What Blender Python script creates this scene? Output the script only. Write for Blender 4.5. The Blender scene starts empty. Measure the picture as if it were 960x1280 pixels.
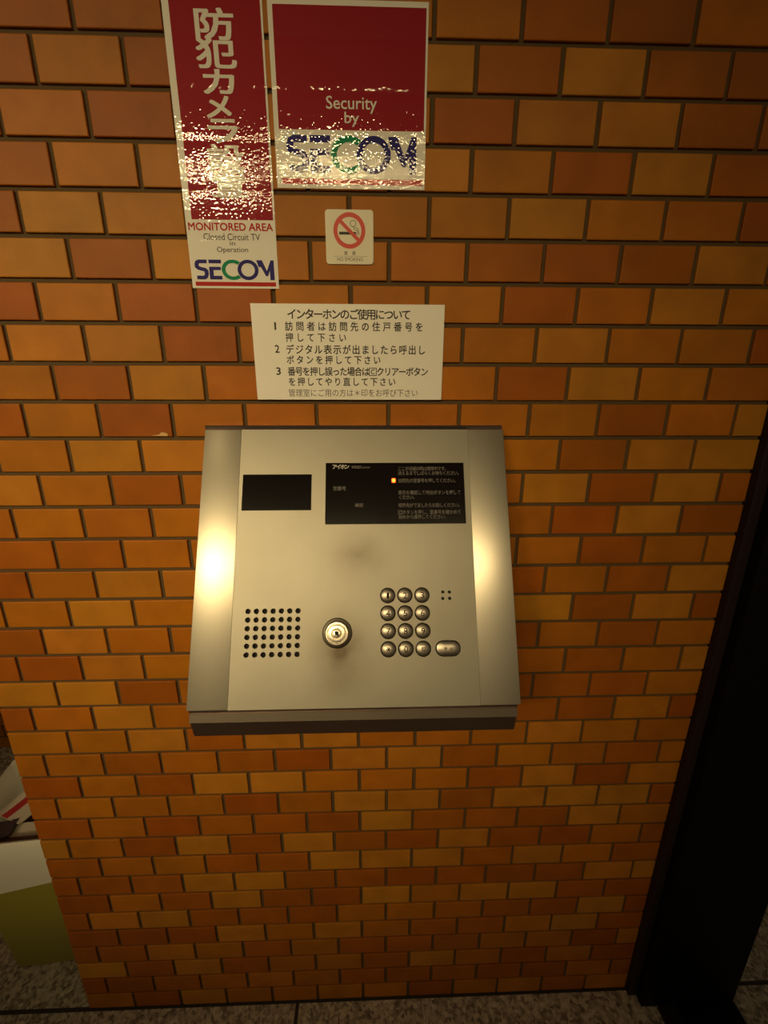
import bpy, bmesh, math, random
from mathutils import Matrix, Vector, noise as mnoise

random.seed(7)
S = bpy.context.scene
COL = S.collection

# ------------------------------------------------------------------ camera, world, lights, exposure
cam_d = bpy.data.cameras.new('camera')
cam = bpy.data.objects.new('camera', cam_d)
COL.objects.link(cam)
cam.location = (0.68843, -0.66668, 1.43864)
cam.rotation_euler = tuple(math.radians(a) for a in (73.90174, -0.11487, -1.69111))
cam_d.sensor_fit = 'HORIZONTAL'
cam_d.sensor_width = 36.0
cam_d.lens = 527.161 / 960 * 36.0
cam_d.clip_start = 0.02
S.camera = cam

W = bpy.data.worlds.new('world')
S.world = W
W.use_nodes = True
# dim hall around: most of its glow comes from the lit walls at eye level, little from floor and ceiling
_t = W.node_tree
_tc = _t.nodes.new('ShaderNodeTexCoord'); _sp = _t.nodes.new('ShaderNodeSeparateXYZ'); _ra = _t.nodes.new('ShaderNodeValToRGB'); _mr = _t.nodes.new('ShaderNodeMapRange')
_mr.inputs['From Min'].default_value = -1.0
_t.links.new(_tc.outputs['Generated'], _sp.inputs[0]); _t.links.new(_sp.outputs['Z'], _mr.inputs['Value'])
_t.links.new(_mr.outputs['Result'], _ra.inputs['Fac'])
for _p, _v in ((0.40, .022), (0.50, .125), (0.66, .115), (0.80, .030)):
    _e = _ra.color_ramp.elements.new(_p); _e.color = (_v, _v * .74, _v * .42, 1)
for _i in (0, len(_ra.color_ramp.elements) - 1):
    _ra.color_ramp.elements[_i].color = (.022, .016, .009, 1)
_t.links.new(_ra.outputs['Color'], _t.nodes['Background'].inputs[0])
_t.nodes['Background'].inputs[1].default_value = 1.0

LAMP = (1.0, 0.75, 0.36)
def area(name, loc, aim, sx, sy, energy, spread=180):
    d = bpy.data.lights.new(name, 'AREA')
    d.shape = 'RECTANGLE'; d.size = sx; d.size_y = sy
    d.energy = energy; d.color = LAMP; d.spread = math.radians(spread)
    o = bpy.data.objects.new(name, d); COL.objects.link(o)
    o.location = loc
    o.rotation_euler = (Vector(aim) - Vector(loc)).to_track_quat('-Z', 'Y').to_euler()
    return o
def spot(name, loc, aim, energy, cone, blend, radius):
    d = bpy.data.lights.new(name, 'SPOT')
    d.energy = energy; d.color = LAMP; d.spot_size = math.radians(cone); d.spot_blend = blend
    d.shadow_soft_size = radius
    o = bpy.data.objects.new(name, d); COL.objects.link(o)
    o.location = loc
    o.rotation_euler = (Vector(aim) - Vector(loc)).to_track_quat('-Z', 'Y').to_euler()
    return o
# a run of louvred ceiling tube fittings behind the photographer, each turned to the wall
for lx, watts, ax in ((-2.30, 2.2, 0.02), (-1.05, 1.25, 0.28), (0.20, 0.72, 0.42), (1.45, 0.45, 0.62)):
    area('ceiling_tube_lamp', (lx, -4.00, 3.40), (ax, 0.0, 1.26), 1.2, 0.045, watts, 25)
# extra unseen spot, added only to brighten the floor
spot('added_floor_light', (-0.55, -0.95, 3.40), (-0.40, -0.25, 0.0), 9.0, 70, 1.0, 0.08)
# wide weak fill light added beside the tubes, not a fitting of the hall
area('added_fill_light', (0.2, -4.20, 3.40), (0.4, 0.0, 0.2), 3.0, 0.30, 2.2, 150)

S.view_settings.view_transform = 'Standard'
S.view_settings.look = 'None'
S.view_settings.gamma = 1.0
S.view_settings.use_curve_mapping = False
S.view_settings.exposure = 0.0

# ------------------------------------------------------------------ helpers
def link(o, parent=None):
    COL.objects.link(o)
    if parent is not None:
        o.parent = parent
    return o
def mesh_obj(name, bm, mats, parent=None, smooth=None):
    me = bpy.data.meshes.new(name)
    bm.normal_update()
    bm.to_mesh(me); bm.free()
    for m in (mats if isinstance(mats, (list, tuple)) else [mats]):
        me.materials.append(m)
    if smooth is not None:
        me.shade_smooth()
        if smooth > 0:
            me.set_sharp_from_angle(angle=math.radians(smooth))
    return link(bpy.data.objects.new(name, me), parent)
def empty(name, loc=(0, 0, 0), rot=(0, 0, 0)):
    o = bpy.data.objects.new(name, None)
    o.empty_display_size = 0.05
    o.location = loc; o.rotation_euler = rot
    return link(o)
def tag(o, label, cat, group=None):
    o['label'] = label; o['category'] = cat
    if group: o['group'] = group
    return o
def struct(o):
    o['kind'] = 'structure'
    return o
def add_box(bm, x0, x1, y0, y1, z0, z1, bev=0.0, seg=2, mat=0):
    g = bmesh.ops.create_cube(bm, size=1.0)
    vs = g['verts']
    for v in vs:
        v.co = Vector(((x0 + x1) / 2 + v.co.x * (x1 - x0), (y0 + y1) / 2 + v.co.y * (y1 - y0), (z0 + z1) / 2 + v.co.z * (z1 - z0)))
    fs = set(f for v in vs for f in v.link_faces)
    if bev > 0:
        es = list(set(e for v in vs for e in v.link_edges))
        r = bmesh.ops.bevel(bm, geom=es, offset=bev, segments=seg, profile=0.5, affect='EDGES')
        fs = set(r['faces']) | set(f for f in fs if f.is_valid)
    for f in fs:
        f.material_index = mat
    return fs
def add_prism_x(bm, prof, x0, x1):
    """extrude a (y, z) outline along x"""
    a = [bm.verts.new((x0, y, z)) for y, z in prof]
    b = [bm.verts.new((x1, y, z)) for y, z in prof]
    n = len(prof)
    bm.faces.new(a); bm.faces.new(list(reversed(b)))
    for i in range(n):
        bm.faces.new([a[i], b[i], b[(i + 1) % n], a[(i + 1) % n]])
    bmesh.ops.recalc_face_normals(bm, faces=bm.faces)
def lathe(bm, prof, cx, cy, n=48):
    """revolve (radius, height) about local z at cx, cy"""
    rings = []
    for r, h in prof:
        if r < 1e-6:
            rings.append([bm.verts.new((cx, cy, h))])
        else:
            rings.append([bm.verts.new((cx + r * math.cos(2 * math.pi * i / n), cy + r * math.sin(2 * math.pi * i / n), h)) for i in range(n)])
    for A, B in zip(rings, rings[1:]):
        for i in range(n):
            j = (i + 1) % n
            if len(A) == 1 and len(B) == 1: continue
            if len(A) == 1: bm.faces.new([A[0], B[i], B[j]])
            elif len(B) == 1: bm.faces.new([A[i], B[0], A[j]])
            else: bm.faces.new([A[i], B[i], B[j], A[j]])
    bmesh.ops.recalc_face_normals(bm, faces=bm.faces)

# flat artwork: outlines and holes become filled 2-D shapes (local x, y)
def circle_pts(cx, cy, rx, ry=None, n=40):
    ry = rx if ry is None else ry
    return [(cx + rx * math.cos(2 * math.pi * i / n), cy + ry * math.sin(2 * math.pi * i / n)) for i in range(n)]
def rect_pts(x0, x1, y0, y1):
    return [(x0, y0), (x1, y0), (x1, y1), (x0, y1)]
def round_rect(x0, x1, y0, y1, r, n=8):
    p = []
    for cx, cy, a0 in ((x1 - r, y1 - r, 0), (x0 + r, y1 - r, 90), (x0 + r, y0 + r, 180), (x1 - r, y0 + r, 270)):
        for i in range(n + 1):
            a = math.radians(a0 + 90 * i / n)
            p.append((cx + r * math.cos(a), cy + r * math.sin(a)))
    return p
def filled(loops, thick=0.0, bev=0.0):
    """mesh of a filled 2-D outline with holes; thick extrudes z -thick..0"""
    cu = bpy.data.curves.new('outline', 'CURVE')
    cu.dimensions = '2D'; cu.fill_mode = 'BOTH'
    if thick:
        cu.extrude = thick / 2 - bev
        cu.bevel_depth = bev; cu.bevel_resolution = 2; cu.offset = -bev
    for l in loops:
        sp = cu.splines.new('POLY')
        sp.points.add(len(l) - 1)
        for p, (x, y) in zip(sp.points, l):
            p.co = (x, y, -thick / 2, 1)
        sp.use_cyclic_u = True
    o = bpy.data.objects.new('outline', cu)
    me = o.to_mesh()
    bm = bmesh.new(); bm.from_mesh(me)
    if thick:
        # 2-D curves flatten z: move the solid so its top face is at z = 0
        zt = max(v.co.z for v in bm.verts)
        for v in bm.verts: v.co.z -= zt
    o.to_mesh_clear()
    bpy.data.objects.remove(o); bpy.data.curves.remove(cu)
    return bm
def merge(dst, src, mtx=None, mat=None):
    me = bpy.data.meshes.new('tmp')
    if mtx is not None: src.transform(mtx)
    if mat is not None:
        for f in src.faces: f.material_index = mat
    src.to_mesh(me); src.free()
    dst.from_mesh(me)
    bpy.data.meshes.remove(me)
_glyph = {}
def glyph(text, bold=0.0, shear=0.0):
    k = (text, bold, shear)
    if k not in _glyph:
        cu = bpy.data.curves.new('lettering', 'FONT')
        cu.body = text; cu.offset = bold; cu.shear = shear; cu.resolution_u = 3
        o = bpy.data.objects.new('lettering', cu)
        me = o.to_mesh()
        vs = [tuple(v.co) for v in me.vertices]; fs = [tuple(p.vertices) for p in me.polygons]
        o.to_mesh_clear()
        bpy.data.objects.remove(o); bpy.data.curves.remove(cu)
        _glyph[k] = (vs, fs)
    return _glyph[k]
def put(bm, text, fx, bold=0.0, shear=0.0, mat=0, d=0.0):
    # heavier strokes: the same letter laid down again a hair to each side
    offs = [(0, 0)] if bold <= 0 else [(-bold, -bold), (bold, -bold), (-bold, bold), (bold, bold)]
    for q, (ox, oy) in enumerate(offs):
        put1(bm, text, lambda x, y: fx(x + ox, y + oy), shear, mat, d + q * 1.2e-5)
def put1(bm, text, fx, shear, mat, d):
    vs, fs = glyph(text, 0.0, shear)
    nv = [bm.verts.new((*fx(x, y), d)) for x, y, z in vs]
    for f in fs:
        try:
            nf = bm.faces.new([nv[i] for i in f]); nf.material_index = mat
        except ValueError:
            pass
def bounds(text, bold=0.0, shear=0.0):
    vs, _ = glyph(text, 0.0, shear)
    xs = [v[0] for v in vs]; ys = [v[1] for v in vs]
    return min(xs) - bold, max(xs) + bold, min(ys) - bold, max(ys) + bold
def text_fit(bm, text, x0, x1, y0, y1, bold=0.0, shear=0.0, mat=0, d=0.0):
    """stretch a string to a box"""
    a, b, c, e = bounds(text, bold, shear)
    put(bm, text, lambda x, y: (x0 + (x - a) * (x1 - x0) / (b - a), y0 + (y - c) * (y1 - y0) / (e - c)), bold, shear, mat, d)
def text_cells(bm, text, x0, x1, yc, size, bold=0.0, mat=0, d=0.0, wide=1.0):
    """full-width characters, one per equal cell; x0..x1 is the outer ink extent"""
    n = len(text)
    pitch = (x1 - x0 - size * wide * 0.92) / max(1, n - 1)
    for i, ch in enumerate(text):
        if ch == ' ': continue
        cx = x0 + size * wide * 0.46 + i * pitch
        if ch == '\u24b8':          # boxed C
            h = size * 0.46
            merge(bm, filled([rect_pts(cx - h, cx + h, yc - h, yc + h), rect_pts(cx - h * .82, cx + h * .82, yc - h * .82, yc + h * .82)]), Matrix.Translation((0, 0, d)), mat)
            text_fit(bm, 'C', cx - h * .5, cx + h * .5, yc - h * .6, yc + h * .6, bold, 0, mat, d)
            continue
        put(bm, ch, lambda x, y: (cx + (x - 0.5 * EM) * size * wide / EM, yc + (y - 0.38 * EM) * size / EM), bold, 0, mat, d)
_b = bounds('\u56d7')                      # a full-width square gives the em of the fallback face
EM = (_b[1] - _b[0]) / 0.84

# ------------------------------------------------------------------ materials
def nt(name):
    m = bpy.data.materials.new(name); m.use_nodes = True
    t = m.node_tree
    return m, t, t.nodes['Principled BSDF'], t.nodes.new, t.links.new
def plain(name, col, rough=0.5, metal=0.0, spec=0.5, bump=0.0, scale=400, emit=None, es=0.0):
    m, t, b, N, L = nt(name)
    b.inputs['Base Color'].default_value = (*col, 1)
    b.inputs['Roughness'].default_value = rough
    b.inputs['Metallic'].default_value = metal
    b.inputs['Specular IOR Level'].default_value = spec
    if emit:
        b.inputs['Emission Color'].default_value = (*emit, 1)
        b.inputs['Emission Strength'].default_value = es
    if bump:
        tc = N('ShaderNodeTexCoord'); no = N('ShaderNodeTexNoise'); bu = N('ShaderNodeBump')
        no.inputs['Scale'].default_value = scale; no.inputs['Detail'].default_value = 3
        bu.inputs['Strength'].default_value = bump; bu.inputs['Distance'].default_value = 0.001
        L(tc.outputs['Object'], no.inputs['Vector']); L(no.outputs['Fac'], bu.inputs['Height']); L(bu.outputs['Normal'], b.inputs['Normal'])
    return m
def film(name, col, ripple=0.145, tint=None):
    """wrinkled glossy sticker film"""
    m, t, b, N, L = nt(name)
    b.inputs['Base Color'].default_value = (*col, 1)
    b.inputs['Roughness'].default_value = 0.6
    b.inputs['Specular IOR Level'].default_value = 0.15
    b.inputs['Coat Weight'].default_value = 1.0
    b.inputs['Coat Roughness'].default_value = 0.025
    b.inputs['Coat IOR'].default_value = 1.45
    tc = N('ShaderNodeTexCoord')
    n1 = N('ShaderNodeTexNoise'); n1.inputs['Scale'].default_value = 300; n1.inputs['Detail'].default_value = 0.5
    n2 = N('ShaderNodeTexNoise'); n2.inputs['Scale'].default_value = 28; n2.inputs['Detail'].default_value = 1.0
    bu = N('ShaderNodeBump'); bu.inputs['Strength'].default_value = ripple; bu.inputs['Distance'].default_value = 0.0012
    b2 = N('ShaderNodeBump'); b2.inputs['Strength'].default_value = 0.10; b2.inputs['Distance'].default_value = 0.004
    L(tc.outputs['Object'], n1.inputs['Vector']); L(tc.outputs['Object'], n2.inputs['Vector'])
    L(n1.outputs['Fac'], bu.inputs['Height']); L(n2.outputs['Fac'], b2.inputs['Height'])
    L(b2.outputs['Normal'], bu.inputs['Normal']); L(bu.outputs['Normal'], b.inputs['Coat Normal'])
    return m
def steel(name, col, rough, streak=0.08, grain_axis='y', painted_reflection=False, aniso=0.0, turn=0.0):
    m, t, b, N, L = nt(name)
    if aniso:
        tg = N('ShaderNodeTangent'); tg.direction_type = 'RADIAL'; tg.axis = 'X'
        L(tg.outputs['Tangent'], b.inputs['Tangent'])
        b.inputs['Anisotropic'].default_value = aniso; b.inputs['Anisotropic Rotation'].default_value = turn
    b.inputs['Metallic'].default_value = 1.0
    tc = N('ShaderNodeTexCoord'); mp = N('ShaderNodeMapping'); no = N('ShaderNodeTexNoise')
    mp.inputs['Scale'].default_value = (1500, 12, 1500) if grain_axis == 'y' else (12, 1500, 1500)
    no.inputs['Scale'].default_value = 1.0; no.inputs['Detail'].default_value = 2
    L(tc.outputs['Object'], mp.inputs['Vector']); L(mp.outputs['Vector'], no.inputs['Vector'])
    mr = N('ShaderNodeMapRange')
    mr.inputs['To Min'].default_value = rough - streak; mr.inputs['To Max'].default_value = rough + streak
    L(no.outputs['Fac'], mr.inputs['Value'])
    L(mr.outputs['Result'], b.inputs['Roughness'])
    base = N('ShaderNodeRGB'); base.outputs[0].default_value = (*col, 1)
    out = base.outputs[0]
    # faint uneven tarnish
    cl = N('ShaderNodeTexNoise'); cl.inputs['Scale'].default_value = 9; cl.inputs['Detail'].default_value = 3
    L(tc.outputs['Object'], cl.inputs['Vector'])
    mx = N('ShaderNodeMix'); mx.data_type = 'RGBA'; mx.blend_type = 'MULTIPLY'
    r2 = N('ShaderNodeMapRange'); r2.inputs['From Min'].default_value = 0.35; r2.inputs['From Max'].default_value = 0.75
    r2.inputs['To Min'].default_value = 0.0; r2.inputs['To Max'].default_value = 0.16
    L(cl.outputs['Fac'], r2.inputs['Value']); L(r2.outputs['Result'], mx.inputs['Factor'])
    L(out, mx.inputs['A']); mx.inputs['B'].default_value = (0.45, 0.40, 0.36, 1)
    out = mx.outputs['Result']
    if painted_reflection:
        # onlooker's dark reflection painted into the colour round the key switch and above
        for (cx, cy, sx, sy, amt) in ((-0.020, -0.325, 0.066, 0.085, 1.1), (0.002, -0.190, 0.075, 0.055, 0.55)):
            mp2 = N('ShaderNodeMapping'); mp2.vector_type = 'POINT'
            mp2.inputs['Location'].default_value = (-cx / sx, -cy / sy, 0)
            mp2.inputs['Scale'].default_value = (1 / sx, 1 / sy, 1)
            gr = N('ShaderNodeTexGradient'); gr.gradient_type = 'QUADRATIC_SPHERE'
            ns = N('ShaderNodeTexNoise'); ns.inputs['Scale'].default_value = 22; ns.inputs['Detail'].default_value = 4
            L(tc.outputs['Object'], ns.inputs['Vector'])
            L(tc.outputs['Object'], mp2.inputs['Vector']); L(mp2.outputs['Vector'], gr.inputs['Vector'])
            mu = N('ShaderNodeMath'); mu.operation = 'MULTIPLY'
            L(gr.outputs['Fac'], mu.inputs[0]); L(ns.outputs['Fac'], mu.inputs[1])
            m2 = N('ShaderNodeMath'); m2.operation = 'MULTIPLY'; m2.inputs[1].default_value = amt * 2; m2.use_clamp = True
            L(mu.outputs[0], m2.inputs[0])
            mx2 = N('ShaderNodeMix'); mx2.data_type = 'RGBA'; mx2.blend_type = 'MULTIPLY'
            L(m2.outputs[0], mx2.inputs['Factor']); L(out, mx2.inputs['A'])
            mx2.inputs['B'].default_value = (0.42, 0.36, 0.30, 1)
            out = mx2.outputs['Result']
    L(out, b.inputs['Base Color'])
    return m
def tile_mat():
    m, t, b, N, L = nt('glazed_tile')
    at = N('ShaderNodeAttribute'); at.attribute_name = 'tile_colour'
    tc = N('ShaderNodeTexCoord')
    n1 = N('ShaderNodeTexNoise'); n1.inputs['Scale'].default_value = 18; n1.inputs['Detail'].default_value = 4
    n2 = N('ShaderNodeTexNoise'); n2.inputs['Scale'].default_value = 420; n2.inputs['Detail'].default_value = 3
    L(tc.outputs['Object'], n1.inputs['Vector']); L(tc.outputs['Object'], n2.inputs['Vector'])
    r1 = N('ShaderNodeMapRange'); r1.inputs['From Min'].default_value = .3; r1.inputs['From Max'].default_value = .7
    r1.inputs['To Min'].default_value = .86; r1.inputs['To Max'].default_value = 1.12
    L(n1.outputs['Fac'], r1.inputs['Value'])
    mx = N('ShaderNodeVectorMath'); mx.operation = 'SCALE'
    L(at.outputs['Color'], mx.inputs[0]); L(r1.outputs['Result'], mx.inputs['Scale'])
    L(mx.outputs['Vector'], b.inputs['Base Color'])
    b.inputs['Roughness'].default_value = 0.5
    b.inputs['Specular IOR Level'].default_value = 0.2
    bu = N('ShaderNodeBump'); bu.inputs['Strength'].default_value = 0.45; bu.inputs['Distance'].default_value = 0.0006
    L(n2.outputs['Fac'], bu.inputs['Height']); L(bu.outputs['Normal'], b.inputs['Normal'])
    return m
def granite():
    m, t, b, N, L = nt('flamed_granite')
    tc = N('ShaderNodeTexCoord')
    v = N('ShaderNodeTexVoronoi'); v.inputs['Scale'].default_value = 135; v.inputs['Randomness'].default_value = 1
    n = N('ShaderNodeTexNoise'); n.inputs['Scale'].default_value = 60; n.inputs['Detail'].default_value = 6; n.inputs['Roughness'].default_value = .7
    L(tc.outputs['Object'], v.inputs['Vector']); L(tc.outputs['Object'], n.inputs['Vector'])
    sp = N('ShaderNodeSeparateColor'); L(v.outputs['Color'], sp.inputs['Color'])
    ra = N('ShaderNodeValToRGB')
    e = ra.color_ramp.elements
    e[0].position = 0.0; e[0].color = (.10, .078, .06, 1)
    e[1].position = 1.0; e[1].color = (.80, .70, .56, 1)
    x = e.new(.28); x.color = (.26, .21, .165, 1)
    x = e.new(.55); x.color = (.50, .42, .33, 1)
    ad = N('ShaderNodeMath'); ad.operation = 'MULTIPLY_ADD'; ad.inputs[1].default_value = .55; 
    L(sp.outputs['Red'], ad.inputs[0])
    sc = N('ShaderNodeMath'); sc.operation = 'MULTIPLY_ADD'; sc.inputs[1].default_value = 1.4; sc.inputs[2].default_value = -.48
    L(n.outputs['Fac'], sc.inputs[0]); L(sc.outputs[0], ad.inputs[2])
    L(ad.outputs[0], ra.inputs['Fac'])
    mp = N('ShaderNodeMapping'); mp.inputs['Location'].default_value = (-0.5, 0.0, 0)
    br = N('ShaderNodeTexBrick'); br.offset = 0.0; br.inputs['Scale'].default_value = 1.0
    br.inputs['Brick Width'].default_value = .9; br.inputs['Row Height'].default_value = .6
    br.inputs['Mortar Size'].default_value = .005; br.inputs['Mortar Smooth'].default_value = .3
    L(tc.outputs['Object'], mp.inputs['Vector']); L(mp.outputs['Vector'], br.inputs['Vector'])
    mx = N('ShaderNodeMix'); mx.data_type = 'RGBA'
    L(br.outputs['Fac'], mx.inputs['Factor']); L(ra.outputs['Color'], mx.inputs['A']); mx.inputs['B'].default_value = (.035, .026, .02, 1)
    L(mx.outputs['Result'], b.inputs['Base Color'])
    b.inputs['Roughness'].default_value = .75
    bu = N('ShaderNodeBump'); bu.inputs['Strength'].default_value = .6; bu.inputs['Distance'].default_value = .004
    L(n.outputs['Fac'], bu.inputs['Height']); L(bu.outputs['Normal'], b.inputs['Normal'])
    return m

M_TILE = tile_mat()
M_GROUT = plain('brown_grout', (.086, .051, .018), .9, bump=.5, scale=500)
M_CHIP = plain('bare_clay', (.55, .36, .16), .8)
M_FLOOR = granite()
M_BLACK = plain('black_painted_steel', (.004, .003, .003), .5, spec=.12)
M_FRAME = plain('dark_bronze_frame', (.020, .011, .012), .5, spec=.2)
M_STRIP = steel('brushed_steel', (.70, .66, .57), .36, .02, aniso=.5, turn=.25)
# the strips also scatter broadly: a second, duller lobe of the same steel
_t = M_STRIP.node_tree
_b1 = _t.nodes['Principled BSDF']; _b2 = _t.nodes.new('ShaderNodeBsdfPrincipled'); _mx = _t.nodes.new('ShaderNodeMixShader')
_b2.inputs['Metallic'].default_value = 1.0; _b2.inputs['Roughness'].default_value = .62; _b2.inputs['Base Color'].default_value = (.62, .58, .50, 1)
_mx.inputs[0].default_value = .36
_t.links.new(_b1.outputs[0], _mx.inputs[1]); _t.links.new(_b2.outputs[0], _mx.inputs[2])
_t.links.new(_mx.outputs[0], _t.nodes['Material Output'].inputs['Surface'])
M_PLATE = steel('satin_steel', (.29, .275, .24), .50, .04, painted_reflection=True)
M_BODY = steel('housing_steel', (.42, .34, .33), .38, grain_axis='x')
M_LEDGE = steel('ledge_steel', (.27, .23, .19), .45, grain_axis='x')
M_KEY = steel('key_steel', (.46, .42, .37), .38, .02)
M_LOCK = plain('polished_nickel', (.85, .78, .66), .32, 1.0)
M_DARK = plain('dark_cavity', (.012, .009, .008), .8)
M_GLASS = plain('black_acrylic', (.005, .003, .0035), .12)
M_ENGR = plain('black_engraving', (.012, .009, .006), .9, spec=0.0)
M_GREY = plain('grey_print', (.42, .40, .38), .6)
M_DIM = plain('dim_print', (.17, .155, .15), .6)
M_SIGN = plain('white_sign_plastic', (.78, .76, .72), .42)
M_INK = plain('black_ink', (.016, .014, .013), .6)
M_THIN = plain('faded_ink', (.09, .08, .07), .6)
M_FRED = film('red_film', (.27, .001, .012))
M_FWHITE = film('white_film', (.76, .74, .70))
M_FBLUE = film('navy_film', (.020, .014, .16))
M_FGREEN = film('green_film', (.0, .22, .10))
M_FRT = film('red_print_film', (.42, .012, .012))
M_FBK = film('black_print_film', (.03, .026, .022))
M_FLET = film('pale_print_film', (.72, .70, .66))
M_NSBASE = plain('cream_plastic', (.72, .68, .54), .5)
M_NSRED = plain('prohibition_red', (.58, .035, .02), .5)
M_BIN = plain('olive_green_plastic', (.33, .30, .045), .45)
M_LINER = plain('white_polythene', (.80, .78, .70), .4, bump=.2, scale=60)
M_PAPER = plain('pale_paper', (.66, .58, .50), .6)
M_BROWN = plain('brown_print_and_shade', (.12, .055, .04), .6)
M_PRED = plain('red_stripe_print', (.45, .02, .03), .6)
M_DKPAPER = plain('dark_print', (.05, .03, .04), .5)

# ------------------------------------------------------------------ the setting
PX, PZ = 0.11, 0.054653          # tile pitch across and up
WR = 1.3145                      # right end of the tiled wall
ROWS = {  # lightness of every tile, bottom row first: half tile; whole tiles; half tile on even rows
 1:'MDLMMMMDMMDM', 2:'D;DDMMMDDDDDM;D', 3:'LDLDMMDLMDMD', 4:'D;DLMDMDDDMMD;M', 5:'DDDLMLMDDMLD',
 6:'D;LLDDDMMMDDL;D', 7:'DMDLDDLMLLDD', 8:'D;DDLLDDDDDDL;L', 9:'DMMDDLLLDLMD', 10:'L;MDLDLDDLDDM;D',
 11:'DMDMDDLDDDLM', 12:'M;MMMDMLLDLLL;D', 13:'DMDLLMMMDLDM', 14:'M;MDMDDLLDMMD;M', 15:'MMLDLLMMMLMM',
 16:'D;MLMMMMMMDDM;D', 17:'LLDMMMMMDDDM', 18:'D;DLMMMMMMMDM;L', 19:'DLMMMMMMDMDM', 20:'M;MLMMMMMMLDL;D',
 21:'DMLLMMMMDMDL', 22:'M;DDMMMMMMMDM;M', 23:'MMMMMMMMMDLD', 24:'M;LMDMMMMMLDL;D', 25:'MMLLMMMMMDLL',
 26:'M;DMDMMMMMMDM;L', 27:'MMDLMMMMDLMM', 28:'M;MLLDMMMMLMM;D', 29:'DDMDDMMMDMLM', 30:'M;MLDLMMMDDDL;M',
 31:'MDLLMMMMLMMD', 32:'M;MDMLMMLMDLD;M', 33:'MMMDMMMDLLDD', 34:'M;MDMDMMLDLDD;M', 35:'MMDDMMMMDDMM'}
TONE = {'L': (.405, .155, .014), 'M': (.365, .120, .007), 'D': (.305, .083, .005)}
def tone(ch, rnd):
    c = TONE[ch]; k = rnd.uniform(.9, 1.1); h = rnd.uniform(.92, 1.08)
    return (c[0] * k, c[1] * k * h, c[2] * k, 1)
def tiled_wall(name, x0, x1, yf, depth, ztop, rows, rnd, chip=False):
    bm = bmesh.new()
    lay = bm.loops.layers.float_color.new('tile_colour')
    add_box(bm, x0 + .001, x1 - .001, yf + .0035, yf + depth, 0, ztop, mat=1)
    J, B = .0030, .0013
    nrow = int(ztop / PZ)
    def brick(xa, xb, za, zb, col):
        # bevelled tile face standing proud of the grout
        d = yf + .0045
        lo = [(xa, za), (xb, za), (xb, zb), (xa, zb)]
        hi = [(xa + B, za + B), (xb - B, za + B), (xb - B, zb - B), (xa + B, zb - B)]
        mid = [(x + (hx - x) * .3, z + (hz - z) * .3) for (x, z), (hx, hz) in zip(lo, hi)]
        R = [[bm.verts.new((x, y, z)) for x, z in ring] for ring, y in ((lo, d), (lo, yf + B), (mid, yf + B * .35), (hi, yf))]
        fs = [bm.faces.new(R[3])]
        for A, C in zip(R, R[1:]):
            for i in range(4):
                fs.append(bm.faces.new([A[i], A[(i + 1) % 4], C[(i + 1) % 4], C[i]]))
        for f in fs:
            f.material_index = 0
            for l in f.loops: l[lay] = col
    for r in range(1, nrow + 1):
        za, zb = (r - 1) * PZ + J, r * PZ - J
        spec = rows.get(r)
        if r % 2:
            edges = [x0 + i * PX for i in range(int((x1 - x0) / PX) + 1)]
        else:
            edges = [x0] + [x0 + (i + .5) * PX for i in range(int((x1 - x0) / PX - .5) + 1)]
        if x1 - edges[-1] > .02: edges.append(x1)
        else: edges[-1] = x1
        seq = spec.replace(';', '') if spec else ''
        for i, (a, b) in enumerate(zip(edges, edges[1:])):
            ch = seq[i] if i < len(seq) else rnd.choice('LMMMDD')
            jx = rnd.uniform(-.0006, .0006)
            brick(a + (J if i else 0) + jx * (i > 0), b - (J if b < x1 - 1e-6 else 0), za + rnd.uniform(-.0003, .0003), zb + rnd.uniform(-.0003, .0003), tone(ch, rnd))
    if chip:
        # glaze chipped off the lower edge of one tile
        vs = [bm.verts.new((x, yf - .0003, z)) for x, z in ((.349, 1.3707), (.3745, 1.3703), (.3755, 1.3730), (.372, 1.3752), (.366, 1.3760), (.362, 1.3725))]
        f = bm.faces.new(vs); f.material_index = 2
    return struct(mesh_obj(name, bm, [M_TILE, M_GROUT, M_CHIP]))
tiled_wall('wall_front', 0.0, WR, 0.0, 0.16, 2.6, ROWS, random.Random(3), True)
tiled_wall('wall_back', -3.2, 1.42, 0.80, 0.12, 2.6, {}, random.Random(5))

bm = bmesh.new()
add_box(bm, -3.4, 4.0, -3.4, 2.2, -.06, 0.0)
struct(mesh_obj('floor', bm, M_FLOOR))

# ------------------------------------------------------------------ black door post and threshold on the right
post = tag(empty('door_post', (1.44, 0.04, 0)), 'tall black steel door post at the right end of the orange tiled wall', 'door post')
def local(o, name, bm, mats, smooth=None):
    bm.transform(Matrix.Translation(-Vector(o.location)))
    return mesh_obj(name, bm, mats, o, smooth)
bm = bmesh.new(); add_box(bm, 1.334, 1.563, -.035, .12, 0, 2.6, .003)
local(post, 'post_body', bm, M_BLACK)
bm = bmesh.new(); add_box(bm, 1.3147, 1.3337, -.014, .12, 0, 2.6, .002)
fl = local(post, 'edge_flange', bm, M_FRAME)
fl['label'] = 'dark brown edge flange against the tiles'
track = tag(empty('floor_track', (1.467, -0.30, 0)), 'low black floor track running out from the foot of the door post', 'floor track')
bm = bmesh.new(); add_box(bm, 1.373, 1.417, -.70, -.036, 0.0, .010, .002)
local(track, 'guide_rail', bm, M_FRAME)
bm = bmesh.new(); add_box(bm, 1.424, 1.562, -.70, -.036, 0.0, .012, .002)
add_box(bm, 1.417, 1.424, -.70, -.036, 0.0, .004)
local(track, 'base_plate', bm, M_BLACK)

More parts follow.
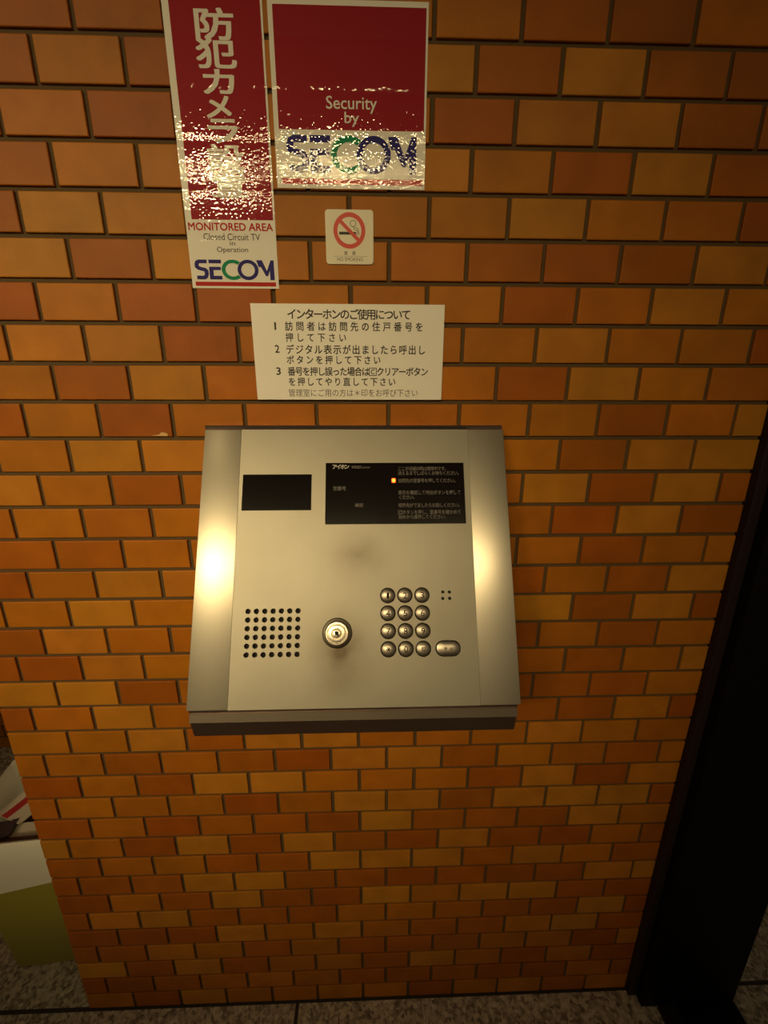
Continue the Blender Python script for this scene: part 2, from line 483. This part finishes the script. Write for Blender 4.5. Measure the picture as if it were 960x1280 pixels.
# ------------------------------------------------------------------ stickers and signs on the wall
def wall_part(parent, name, bm, mats, y, smooth=None):
    """artwork drawn in (x, z) placed at depth y on the wall"""
    bm.transform(Matrix(((1, 0, 0, 0), (0, 0, -1, y), (0, 1, 0, 0), (0, 0, 0, 1))))
    return local(parent, name, bm, mats, smooth)
def sticker_sheet(x0, x1, z0, z1, rx0, rx1, rz0, rz1):
    """thin film that sinks a little into the tile joints; faces inside r.. are the red field"""
    xs = sorted(set([x0, x1, rx0, rx1] + [x0 + (x1 - x0) * i / 16 for i in range(1, 16)]))
    zs = set([z0, z1, rz0, rz1])
    k = int(z0 / PZ)
    while k * PZ < z1 + PZ:
        for o in (-.008, -.005, -.003, 0, .003, .005, .008):
            zs.add(k * PZ + o)
        zs.add((k + .5) * PZ)
        k += 1
    zs = sorted(z for z in zs if z0 <= z <= z1)
    def dip(x, z):
        a = abs(z / PZ - round(z / PZ)) * PZ
        return .00040 * (.35 + .9 * max(0.0, mnoise.noise(Vector((x * 25, z * 9, 1.7))) + .25)) * max(0.0, 1 - a / .0075) ** 1.5
    bm = bmesh.new()
    V = [[bm.verts.new((x, z, -dip(x, z))) for x in xs] for z in zs]
    for j in range(len(zs) - 1):
        for i in range(len(xs) - 1):
            f = bm.faces.new([V[j][i], V[j][i + 1], V[j + 1][i + 1], V[j + 1][i]])
            cx, cz = (xs[i] + xs[i + 1]) / 2, (zs[j] + zs[j + 1]) / 2
            f.material_index = 1 if (rx0 < cx < rx1 and rz0 < cz < rz1) else 0
    be = [e for e in bm.edges if e.is_boundary]
    r = bmesh.ops.extrude_edge_only(bm, edges=be)
    for v in r['geom']:
        if isinstance(v, bmesh.types.BMVert): v.co.z = -.0006
    bmesh.ops.recalc_face_normals(bm, faces=bm.faces)
    return bm
def thick_path(pts, w):
    """offset polyline outline with mitred joins"""
    L, R = [], []
    n = len(pts)
    for i in range(n):
        p = Vector(pts[i])
        a = (p - Vector(pts[i - 1])).normalized() if i else (Vector(pts[1]) - p).normalized()
        b = (Vector(pts[i + 1]) - p).normalized() if i < n - 1 else a
        t = (a + b).normalized()
        nrm = Vector((-t.y, t.x)); k = w / 2 / max(.4, abs(nrm.dot(Vector((-a.y, a.x)))))
        L.append(tuple(p + nrm * k)); R.append(tuple(p - nrm * k))
    return L + R[::-1]
def arc(cx, cy, rx, ry, a0, a1, n=28):
    return [(cx + rx * math.cos(math.radians(a0 + (a1 - a0) * i / n)), cy + ry * math.sin(math.radians(a0 + (a1 - a0) * i / n))) for i in range(n + 1)]
def security_logo(bm, x0, x1, z0, z1, blue, green):
    """five-letter wordmark with overlapping green C and blue O; drawn in a unit box 7.02 x 2"""
    sx, sz = (x1 - x0) / 7.02, (z1 - z0) / 2.0
    def add(loops, mat, d=0.0):
        merge(bm, filled([[(x0 + x * sx, z0 + z * sz) for x, z in l] for l in loops]), Matrix.Translation((0, 0, d)), mat)
    # S
    add([thick_path([(1.10, 1.80), (.42, 1.80), (.26, 1.72), (.18, 1.52), (.20, 1.28), (.34, 1.14), (.60, 1.06), (.86, 1.0), (.99, .86), (1.01, .56), (.93, .32), (.78, .22), (.12, .22)], .36)], blue)
    # E : separate top bar, lower part joined at the left
    add([rect_pts(1.26, 2.36, 1.62, 1.98)], blue)
    add([[(1.26, 1.28), (2.30, 1.28), (2.30, .96), (1.62, .96), (1.62, .40), (2.36, .40), (2.36, .04), (1.26, .04)]], blue)
    # C
    add([arc(3.36, 1.0, 1.0, 1.0, 48, 312) + arc(3.36, 1.0, .66, .66, 312, 48)], green)
    # O
    add([circle_pts(4.70, 1.0, .93, 1.0, 48), circle_pts(4.70, 1.0, .60, .66, 48)], blue, .0001)
    # M
    add([[(5.48, 1.96), (5.98, 1.96), (6.38, .92), (6.74, 1.96), (7.02, 1.96), (7.02, .02), (6.64, .02), (6.64, .96), (6.44, .40), (6.26, .40), (5.86, 1.30), (5.66, 1.30)]], blue)

st1 = tag(empty('security_sticker', (.498, 0, 1.577)), 'tall narrow red and white sticker with vertical white Japanese letters, left of the square sticker', 'sticker')
wall_part(st1, 'sheet', sticker_sheet(.4385, .5592, 1.5765, 1.925, .4470, .5567, 1.6605, 1.916), [M_FWHITE, M_FRED], -.0007, 30)
bm = bmesh.new()
for ch, a, b, c, e in (('\u9632', .4759, .5235, 1.8525, 1.8835), ('\u72af', .4740, .5240, 1.8245, 1.8545), ('\u30ab', .4793, .5190, 1.7985, 1.8240),
                       ('\u30e1', .4803, .5125, 1.7735, 1.7970), ('\u30e9', .4800, .5190, 1.7470, 1.7730), ('\u8a2d', .4765, .5240, 1.7170, 1.7460), ('\u7f6e', .4790, .5245, 1.6865, 1.7165)):
    text_fit(bm, ch, a, b, c, e, bold=.021)
o = wall_part(st1, 'pale_lettering', bm, M_FLET, -.0009); o['label'] = 'white vertical Japanese lettering'
bm = bmesh.new()
text_fit(bm, 'MONITORED AREA', .4414, .5558, 1.6475, 1.6570, bold=.018)
o = wall_part(st1, 'red_lettering', bm, M_FRT, -.0009); o['label'] = 'red capitals'
bm = bmesh.new(); merge(bm, filled([rect_pts(.4432, .5552, 1.5794, 1.5846)]))
o = wall_part(st1, 'underline', bm, M_FRT, -.0009); o['label'] = 'red underline'
bm = bmesh.new()
text_fit(bm, 'Closed Circuit TV', .4605, .5374, 1.6362, 1.6443)
text_fit(bm, 'in', .4955, .5028, 1.6300, 1.6352)
text_fit(bm, 'Operation', .4772, .5197, 1.6196, 1.6282)
o = wall_part(st1, 'black_lettering', bm, M_FBK, -.0009); o['label'] = 'small black lettering'
bm = bmesh.new(); security_logo(bm, .4443, .5538, 1.5872, 1.6126, 0, 1)
o = wall_part(st1, 'logo', bm, [M_FBLUE, M_FGREEN], -.0009); o['label'] = 'navy and green wordmark'

st2 = tag(empty('security_sticker', (.664, 0, 1.70)), 'square red and white sticker reading Security by, right of the tall sticker', 'sticker')
wall_part(st2, 'sheet', sticker_sheet(.5652, .7622, 1.6985, 1.8945, .5712, .7595, 1.7635, 1.8888), [M_FWHITE, M_FRED], -.0007, 30)
bm = bmesh.new()
text_fit(bm, 'Security', .6332, .6982, 1.7815, 1.7995, bold=.006)
text_fit(bm, 'by', .6563, .6751, 1.7672, 1.7832, bold=.006)
o = wall_part(st2, 'pale_lettering', bm, M_FLET, -.0009); o['label'] = 'pale lettering on the red field'
bm = bmesh.new(); merge(bm, filled([rect_pts(.5720, .7600, 1.7032, 1.7098)]))
o = wall_part(st2, 'underline', bm, M_FRT, -.0009); o['label'] = 'red underline'
bm = bmesh.new(); security_logo(bm, .5799, .7502, 1.7156, 1.7580, 0, 1)
o = wall_part(st2, 'logo', bm, [M_FBLUE, M_FGREEN], -.0009); o['label'] = 'navy and green wordmark'

ns = tag(empty('no_smoking_sign', (.660, 0, 1.608)), 'small cream no smoking plate with a red prohibition ring', 'sign')
wall_part(ns, 'plate', filled([round_rect(.6272, .6932, 1.6081, 1.6744, .0045)], .0016, .0004), M_NSBASE, -.0018)
bm = bmesh.new()
NX, NZ = .6601, 1.6492
merge(bm, filled([circle_pts(NX, NZ, .0219, n=64), circle_pts(NX, NZ, .0164, n=64)]))
dd = .0170 * .7071
merge(bm, filled([thick_path([(NX - dd, NZ + dd * .92), (NX + dd, NZ - dd * .92)], .0046)]), Matrix.Translation((0, 0, .00012)))
o = wall_part(ns, 'prohibition_ring', bm, M_NSRED, -.0020); o['label'] = 'red ring with diagonal bar'
bm = bmesh.new()
merge(bm, filled([rect_pts(.6460, .6690, 1.6444, 1.6478)]))
merge(bm, filled([rect_pts(.6700, .6733, 1.6444, 1.6478), rect_pts(.6706, .6727, 1.6450, 1.6472)]))
sm = circle_pts(.6652, 1.6578, .0042, .0040, 22)
merge(bm, filled([sm, circle_pts(.6652, 1.6578, .0035, .0033, 22)]))
merge(bm, filled([thick_path([(.6650, 1.6540), (.6668, 1.6520), (.6664, 1.6510), (.6690, 1.6500)], .0007)]))
merge(bm, filled([thick_path([(.6672, 1.6536), (.6690, 1.6528), (.6716, 1.6520), (.6722, 1.6500), (.6726, 1.6482)], .0007)]))
merge(bm, filled([thick_path([(.6690, 1.6500), (.6706, 1.6498), (.6706, 1.6480)], .0007)]))
o = wall_part(ns, 'cigarette', bm, M_INK, -.0019); o['label'] = 'black smoking cigarette symbol'
bm = bmesh.new()
text_fit(bm, '\u7981', .6523, .6570, 1.6194, 1.6243, .01); text_fit(bm, '\u7159', .6634, .6681, 1.6194, 1.6243, .01)
text_fit(bm, 'NO SMOKING', .6425, .6781, 1.6120, 1.6166)
merge(bm, filled([rect_pts(.6369, .6840, 1.61785, 1.61815)]))
o = wall_part(ns, 'lettering', bm, M_THIN, -.0019); o['label'] = 'small dark lettering'

sg = tag(empty('instruction_sign', (.657, 0, 1.425)), 'white rectangular instruction plate with black Japanese text, just above the intercom', 'sign')
wall_part(sg, 'plate', filled([rect_pts(.5172, .7957, 1.4248, 1.5573)], .0024, .0003), M_SIGN, -.0026)
bm = bmesh.new()
B1 = .015
text_cells(bm, '\u30a4\u30f3\u30bf\u30fc\u30db\u30f3\u306e \u3054\u4f7f\u7528\u306b\u3064\u3044\u3066'.replace(' ', ''), .5685, .7460, 1.5434, .0140, B1)
text_fit(bm, '1', .5494, .5520, 1.5222, 1.5326)
text_cells(bm, '\u8a2a\u554f\u8005\u306f\u8a2a\u554f\u5148\u306e\u4f4f\u6238\u756a\u53f7\u3092', .5648, .7642, 1.5272, .0125, B1, wide=.9)
text_cells(bm, '\u62bc\u3057\u3066\u4e0b\u3055\u3044', .5648, .6520, 1.5121, .0122, B1, wide=.9)
text_fit(bm, '2', .5481, .5548, 1.4912, 1.5020, B1)
text_cells(bm, '\u30c7\u30b8\u30bf\u30eb\u8868\u793a\u304c\u51fa\u307e\u3057\u305f\u3089\u547c\u51fa\u3057', .5642, .7685, 1.4957, .0130, B1, wide=.9)
text_cells(bm, '\u30dc\u30bf\u30f3\u3092\u62bc\u3057\u3066\u4e0b\u3055\u3044', .5644, .7022, 1.4814, .0122, B1, wide=.9)
text_fit(bm, '3', .5480, .5546, 1.4602, 1.4710, B1)
text_cells(bm, '\u756a\u53f7\u3092\u62bc\u3057\u8aa4\u3063\u305f\u5834\u5408\u306f\u24b8\u30af\u30ea\u30a2\u30fc\u30dc\u30bf\u30f3', .5650, .7734, 1.4651, .0126, B1, wide=.9)
text_cells(bm, '\u3092\u62bc\u3057\u3066\u3084\u308a\u76f4\u3057\u3066\u4e0b\u3055\u3044', .5652, .7246, 1.4506, .0122, B1, wide=.9)
wall_part(sg, 'lettering', bm, M_INK, -.00275)
bm = bmesh.new()
text_cells(bm, '\u7ba1\u7406\u5ba4\u306b\u3054\u7528\u306e\u65b9\u306f*\u5370\u3092\u304a\u547c\u3073\u4e0b\u3055\u3044'.replace('*', '\uff0a'), .5643, .7590, 1.4345, .0112, 0, wide=.92)
o = wall_part(sg, 'thin_lettering', bm, M_THIN, -.00275); o['label'] = 'thin faded last line of lettering'

# ------------------------------------------------------------------ the intercom panel
TH = math.atan2(.8961, .4438)
ip = tag(empty('intercom_panel', (.6645, -.015, 1.3812), (TH, 0, 0)), 'sloping stainless steel intercom panel with keypad mounted on the tiled wall', 'intercom')
def ipart(name, bm, mats, smooth=None, parent=None):
    return mesh_obj(name, bm, mats, parent or ip, smooth)
INV = (Matrix.Translation((.6645, -.015, 1.3812)) @ Matrix.Rotation(TH, 4, 'X')).inverted()
TK = .008
KX = (.0458, .0701, .0944); KY = (-.2480, -.2726, -.2970, -.3213)
KR = .0110
GX = [-.1497 + i * .01158 for i in range(7)]; GY = [-.2676 - j * .01168 for j in range(6)]
MX = (.1243, .1339); MY = (-.2441, -.2531)
CALL = (.1113, .1467, -.3323, -.3103)
D1 = (-.1660, -.0648, -.1243, -.0700); D2 = (-.0442, .1626, -.1456, -.0526)
loops = [rect_pts(-.1712, .1708, -.3968, 0)]
for x in GX:
    for y in GY: loops.append(circle_pts(x, y, .0037, n=20))
for x in MX:
    for y in MY: loops.append(circle_pts(x, y, .0023, n=16))
for x in KX:
    for y in KY: loops.append(circle_pts(x, y, KR, n=32))
loops.append(round_rect(*CALL, .0109, 10))
loops.append(rect_pts(*D1)); loops.append(rect_pts(*D2))
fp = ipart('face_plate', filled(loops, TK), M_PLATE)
for a, b in ((-.2263, -.1713), (.1709, .2263)):
    bm = bmesh.new(); add_box(bm, a, b, -.3968, 0, -TK, 0, .0009, 2)
    o = ipart('side_strip', bm, M_STRIP, 35); o['label'] = 'shinier brushed side strip'
# housing: wedge behind the plate (world y, z)
back_n = Vector((0, -.8961, .4438))
def on_plate(v, d): return (-.015 + .4438 * v - .8961 * d, 1.3812 + .8961 * v + .4438 * d)
bm = bmesh.new()
y0, z0 = on_plate(0, -TK - .0002); y1, z1 = on_plate(-.3968, -TK - .0002)
add_prism_x(bm, [(0.0, 1.3868), (-.0115, 1.3868), (y0 - .001, z0), (y1, z1), (-.179, 1.0005), (-.1745, .974), (0.0, .974)], .4375, .8895)
bm.transform(INV)
ipart('housing', bm, M_BODY)
bm = bmesh.new()
add_prism_x(bm, [(-.170, 1.0180), (-.1830, 1.0128), (-.1868, 1.0020), (-.1860, 1.0005), (-.170, 1.0003)], .4378, .8897)
bm.transform(INV)
o = ipart('lower_ledge', bm, M_LEDGE); o['label'] = 'paler ledge under the face plate'
bm = bmesh.new()
add_prism_x(bm, [(-.170, 1.0003), (-.1850, 1.0003), (-.1795, .9735), (-.170, .9735)], .4384, .8893)
bm.transform(INV)
o = ipart('lower_rail', bm, M_BODY); o['label'] = 'dark lower front rail'
# dark baffles behind the holes
bm = bmesh.new(); add_box(bm, GX[0] - .008, GX[-1] + .008, GY[-1] - .008, GY[0] + .008, -.0076, -.0062)
o = ipart('speaker_grille', bm, M_DARK); o['label'] = 'dark speaker behind a grid of round holes'
bm = bmesh.new(); add_box(bm, MX[0] - .005, MX[1] + .005, MY[1] - .005, MY[0] + .005, -.0076, -.0062)
o = ipart('microphone', bm, M_DARK); o['label'] = 'dark microphone behind four small holes'
bm = bmesh.new(); add_box(bm, .030, .153, -.338, -.234, -.0079, -.0065)
ipart('keypad_base', bm, M_DARK)
# display windows with their print
def window(name, R, label):
    bm = bmesh.new(); add_box(bm, R[0] + .0002, R[1] - .0002, R[2] + .0002, R[3] - .0002, -TK + .0005, -.0003, .0002, 1)
    o = ipart(name, bm, M_GLASS); o['label'] = label
    return o
w1 = window('display_window', D1, 'smaller blank black display window')
w2 = window('display_window', D2, 'larger black display window with printed instructions')
bm = bmesh.new()
text_cells(bm, '\u30a2\u30a4\u30db\u30f3', -.0350, -.0098, -.0585, .0074, .03)
ipart('maker_name', bm, M_GREY, parent=w2).location = (0, 0, -.0002)
bm = bmesh.new()
text_fit(bm, 'VRSD', -.0057, .0085, -.0612, -.0570, .01, .15)
text_fit(bm, 'system', .0092, .0215, -.0620, -.0583)
ipart('series_name', bm, M_DIM, parent=w2).location = (0, 0, -.0002)
bm = bmesh.new()
text_cells(bm, '\u5ba4\u756a\u53f7', -.0334, -.0143, -.0918, .0066)
ipart('field_caption', bm, M_DIM, parent=w2).location = (0, 0, -.0002)
bm = bmesh.new()
text_cells(bm, '\u78ba\u8a8d', -.0007, .0109, -.1173, .0058)
ipart('field_caption', bm, M_DIM, parent=w2).location = (0, 0, -.0002)
RT = (('\u3053\u3053\u304c\u70b9\u6ec5\u306e\u6642\u306f\u4f7f\u7528\u4e2d\u3067\u3059\u3002', .0634, .1390, -.0618), ('\u6d88\u3048\u308b\u307e\u3067\u3057\u3070\u3089\u304f\u304a\u5f85\u3061\u304f\u3060\u3055\u3044\u3002', .0633, .1582, -.0687),
      ('\u8a2a\u554f\u5148\u306e\u5ba4\u756a\u53f7\u3092\u62bc\u3057\u3066\u304f\u3060\u3055\u3044\u3002', .0638, .1525, -.0803), ('\u8868\u793a\u3092\u78ba\u8a8d\u3057\u3066\u547c\u51fa\u30dc\u30bf\u30f3\u3092\u62bc\u3057\u3066', .0633, .1563, -.0986),
      ('\u304f\u3060\u3055\u3044\u3002', .0636, .0905, -.1057), ('\u76f8\u624b\u5148\u304c\u3067\u307e\u3057\u305f\u3089\u304a\u8a71\u3057\u304f\u3060\u3055\u3044\u3002', .0632, .1572, -.1177),
      ('\u24b8\u30dc\u30bf\u30f3\u3092\u62bc\u3057\u3001\u5ba4\u756a\u53f7\u3092\u78ba\u304b\u3081\u3066', .0630, .1555, -.1282), ('\u59cb\u3081\u304b\u3089\u64cd\u4f5c\u3057\u3066\u304f\u3060\u3055\u3044\u3002', .0632, .1360, -.1352))
for s, a, b, yc in RT:
    bm = bmesh.new()
    text_cells(bm, s, a, b, yc, .0066, wide=.85)
    ipart('instruction_line', bm, M_DIM, parent=w2).location = (0, 0, -.0002)
# lit lamp in the large window
m, t, b, N, L = nt('lit_lamp')
tc = N('ShaderNodeTexCoord'); mp = N('ShaderNodeMapping'); gr = N('ShaderNodeTexGradient'); ra = N('ShaderNodeValToRGB')
gr.gradient_type = 'SPHERICAL'
mp.inputs['Location'].default_value = (-.0567 / .0052, .0799 / .0060, 0); mp.inputs['Scale'].default_value = (1 / .0052, 1 / .0060, 0)
ra.color_ramp.elements[0].color = (.9, .02, 0, 1); ra.color_ramp.elements[1].color = (1, .62, .05, 1)
ra.color_ramp.elements[0].position = .32; ra.color_ramp.elements[1].position = .80
L(tc.outputs['Object'], mp.inputs['Vector']); L(mp.outputs['Vector'], gr.inputs['Vector']); L(gr.outputs['Fac'], ra.inputs['Fac'])
L(ra.outputs['Color'], b.inputs['Emission Color']); b.inputs['Emission Strength'].default_value = 1.7
b.inputs['Base Color'].default_value = (.2, .01, 0, 1)
bm = bmesh.new(); add_box(bm, .0536, .0599, -.0835, -.0764, -.0006, .0002, .0004, 2)
o = ipart('indicator_lamp', bm, m, parent=w2); o['label'] = 'small glowing orange lamp'
# key switch
LX, LY = -.0252, -.2985
bm = bmesh.new()
lathe(bm, [(.0208, -.001), (.0208, .0008), (.0200, .0016), (.0178, .0022)], LX, LY, 56)
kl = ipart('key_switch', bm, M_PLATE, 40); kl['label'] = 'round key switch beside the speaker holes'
bm = bmesh.new()
lathe(bm, [(.0178, .0021), (.0172, .0050), (.0158, .0078), (.0150, .0085), (.0138, .0086), (.0132, .0082), (.0129, .0074), (.0124, .0074), (.0121, .0084), (.0112, .0088), (.0074, .0088), (.0069, .0082), (.0066, .0074), (.0063, .0074), (.0060, .0086), (.0052, .0090), (.0, .0090)], LX, LY, 56)
ipart('lock_barrel', bm, M_LOCK, 28, parent=kl)
bm = bmesh.new()
merge(bm, filled([[(LX - .0032, LY + .0024), (LX - .0010, LY + .0034), (LX + .0022, LY + .0030), (LX + .0026, LY - .0006), (LX + .0034, LY - .0030), (LX + .0012, LY - .0036), (LX + .0002, LY - .0016), (LX - .0020, LY - .0018), (LX - .0022, LY + .0006)]]))
bm.transform(Matrix.Translation((0, 0, .00912)))
ipart('keyhole', bm, M_DARK, parent=kl)
# keys
def dome(r):       # height of a key crown at distance r
    rr = min(r / .0094, 1.0)
    return .0010 + .0022 * (1 - rr ** 2.4)
def key(x, y, ch):
    bm = bmesh.new()
    prof = [(.0095, -.0066), (.0095, .0004)] + [(.0094 * k / 9, dome(.0094 * k / 9)) for k in range(9, -1, -1)]
    lathe(bm, prof, x, y, 32)
    k = ipart('key', bm, M_KEY, 50)
    bm = bmesh.new()
    if ch == 'C':
        h = .0026
        merge(bm, filled([rect_pts(x - h, x + h, y - h, y + h), rect_pts(x - h * .72, x + h * .72, y - h * .72, y + h * .72)]))
        text_fit(bm, 'C', x - h * .5, x + h * .5, y - h * .6, y + h * .6, .03)
    elif ch == '*':
        for a in (0, 60, 120):
            c, s = math.cos(math.radians(a)) * .0034, math.sin(math.radians(a)) * .0034
            merge(bm, filled([thick_path([(x - c, y - s), (x + c, y + s)], .0008)]))
    else:
        w = .0014 if ch == '1' else .0026
        text_fit(bm, ch, x - w, x + w, y - .0042, y + .0042, .004)
    bmesh.ops.subdivide_edges(bm, edges=[e for e in bm.edges if e.calc_length() > .0015], cuts=2)
    for v in bm.verts:
        v.co.z = dome(math.hypot(v.co.x - x, v.co.y - y)) + .0004
    ipart('engraving', bm, M_ENGR, parent=k)
    k['label'] = {'C': 'clear key', '*': 'star key'}.get(ch, 'key ' + ch)
for i, row in enumerate(('123', '456', '789', '*0C')):
    for j, ch in enumerate(row):
        key(KX[j], KY[i], ch)
# call button: stadium crown
bm = bmesh.new()
cx, cy, hl, rr = .1290, -.3213, .0068, .0094
rings = []
for k, (s, h) in enumerate([(1.0, -.0066), (1.0, .0004)] + [(q / 8, dome(.0094 * q / 8)) for q in range(8, 0, -1)]):
    ring = []
    for i in range(40):
        a = 2 * math.pi * i / 40
        ox = hl if math.cos(a) > 0 else -hl
        ring.append(bm.verts.new((cx + ox * (.55 + .45 * s if k > 1 else 1) + rr * s * math.cos(a), cy + rr * s * math.sin(a), h)))
    rings.append(ring)
for A, B in zip(rings, rings[1:]):
    for i in range(40): bm.faces.new([A[i], A[(i + 1) % 40], B[(i + 1) % 40], B[i]])
bm.faces.new(rings[-1])
bmesh.ops.recalc_face_normals(bm, faces=bm.faces)
cb = ipart('call_button', bm, M_KEY, 50); cb['label'] = 'oblong call button beside the keypad'
bm = bmesh.new()
text_fit(bm, '\u547c', cx - .0062, cx - .0018, cy - .0022, cy + .0026, .01)
text_fit(bm, '\u51fa', cx + .0018, cx + .0062, cy - .0022, cy + .0026, .01)
for v in bm.verts: v.co.z = dome(abs(v.co.y - cy)) + .0003
ipart('engraving', bm, M_ENGR, parent=cb)

# ------------------------------------------------------------------ waste bin and papers beyond the left end of the wall
bx, by = -.140, .178
bn = tag(empty('waste_bin', (bx, by, 0), (0, 0, math.radians(5))), 'olive green waste bin with a white liner folded over its rim, left of the wall', 'waste bin')
HX, HY, FL = .110, .090, .048
def bin_pts(z, grow=0.0, n=10):
    k = FL * z + grow
    return round_rect(-HX - k, HX + k, -HY - k, HY + k, .022 + k * .3, n)
def loft(bm, rings):
    for A, B in zip(rings, rings[1:]):
        n = len(A)
        for i in range(n): bm.faces.new([A[i], A[(i + 1) % n], B[(i + 1) % n], B[i]])
bm = bmesh.new()
R = [[bm.verts.new((x, y, z)) for x, y in bin_pts(z, g)] for z, g in ((0, -.006), (.008, 0), (.20, 0), (.445, 0), (.445, -.004), (.015, -.004))]
loft(bm, R); bm.faces.new(list(reversed(R[0]))); bm.faces.new(R[-1])
bmesh.ops.recalc_face_normals(bm, faces=bm.faces)
mesh_obj('bin_body', bm, M_BIN, bn, 40)
bm = bmesh.new()
rings = []
for q, (z, g) in enumerate(((.29, .004), (.34, .005), (.39, .005), (.448, .006), (.458, .002), (.448, -.008), (.43, -.012), (.412, -.015), (.398, -.022), (.392, -.05))):
    ring = []
    for x, y in bin_pts(z, g, 18):
        zz = z
        w = mnoise.noise(Vector((x * 26, y * 26, 3.1))) + .6 * mnoise.noise(Vector((x * 60, y * 60, 9.1)))
        if q == 0: zz = .296 + .15 * (x + .06) + .006 * w
        if q < 3: zz += 0
        back = max(0.0, min(1.0, (y - .02) / .08))       # the back of the bag stands up in folds
        if q == 4: zz += back * (.028 + .012 * w)
        nx = (.0035 if q < 4 else .006) * w
        d = math.hypot(x, y)
        ring.append(bm.verts.new((x * (1 + nx / d), y * (1 + nx / d), zz)))
    rings.append(ring)
loft(bm, rings); bm.faces.new(rings[-1])
bmesh.ops.recalc_face_normals(bm, faces=bm.faces)
o = mesh_obj('bin_liner', bm, M_LINER, bn, 60); o['label'] = 'white plastic liner'

def leaflet(name, label, cat, loc, rot, w, h, t, bands, curl):
    """folded paper, bent across its width; bands: list of (from, to, material)"""
    bm = bmesh.new()
    nx, ny = 14, 8
    mats = [b[2] for b in bands]
    def P(i, j, k):
        u = i / nx - .5; v = j / ny - .5
        return Vector((u * w, v * h, curl * (u * u * 4) + .3 * curl * v + k * t))
    V = [[[bm.verts.new(P(i, j, k)) for j in range(ny + 1)] for i in range(nx + 1)] for k in (0, 1)]
    for i in range(nx):
        for j in range(ny):
            vm = (j + .5) / ny
            mi = next((q for q, b in enumerate(bands) if b[0] <= vm < b[1]), 0)
            f = bm.faces.new([V[1][i][j], V[1][i + 1][j], V[1][i + 1][j + 1], V[1][i][j + 1]]); f.material_index = mi
            f = bm.faces.new([V[0][i][j], V[0][i][j + 1], V[0][i + 1][j + 1], V[0][i + 1][j]]); f.material_index = mi
    for i in range(nx):
        for j, s in ((0, 1), (ny, -1)):
            q = [V[0][i][j], V[0][i + 1][j], V[1][i + 1][j], V[1][i][j]]
            bm.faces.new(q if s > 0 else q[::-1])
    for j in range(ny):
        for i, s in ((0, -1), (nx, 1)):
            q = [V[0][i][j], V[0][i][j + 1], V[1][i][j + 1], V[1][i][j]]
            bm.faces.new(q if s > 0 else q[::-1])
    o = mesh_obj(name, bm, mats, None, 40)
    o.location = loc; o.rotation_euler = rot
    return tag(o, label, cat)
leaflet('brochure', 'brown printed brochure lying under the striped leaflet in the bin', 'brochure', (-.135, .166, .3955), (0, 0, math.radians(3)), .18, .09, .006, [(0, 1.01, M_BROWN)], .002)
leaflet('magazine', 'thin pale magazine with shade painted along its lower edge lying nearest the bin rim', 'magazine', (-.140, .120, .4055), (0, 0, math.radians(4)), .18, .056, .007, [(0, .36, M_BROWN), (.36, 1.01, M_PAPER)], .003)  # the brown band is the shadow at the front, put into the colour
leaflet('leaflet', 'pale leaflet with a red stripe at the back of the bin', 'leaflet', (-.198, .196, .4170), (0, 0, math.radians(70)), .10, .085, .003, [(0, .47, M_PAPER), (.47, .72, M_PRED), (.72, 1.01, M_PAPER)], .003)
leaflet('flyer', 'dark printed flyer at the left end of the bin', 'flyer', (-.206, .122, .4190), (0, 0, math.radians(12)), .05, .045, .003, [(0, 1.01, M_DKPAPER)], .002)
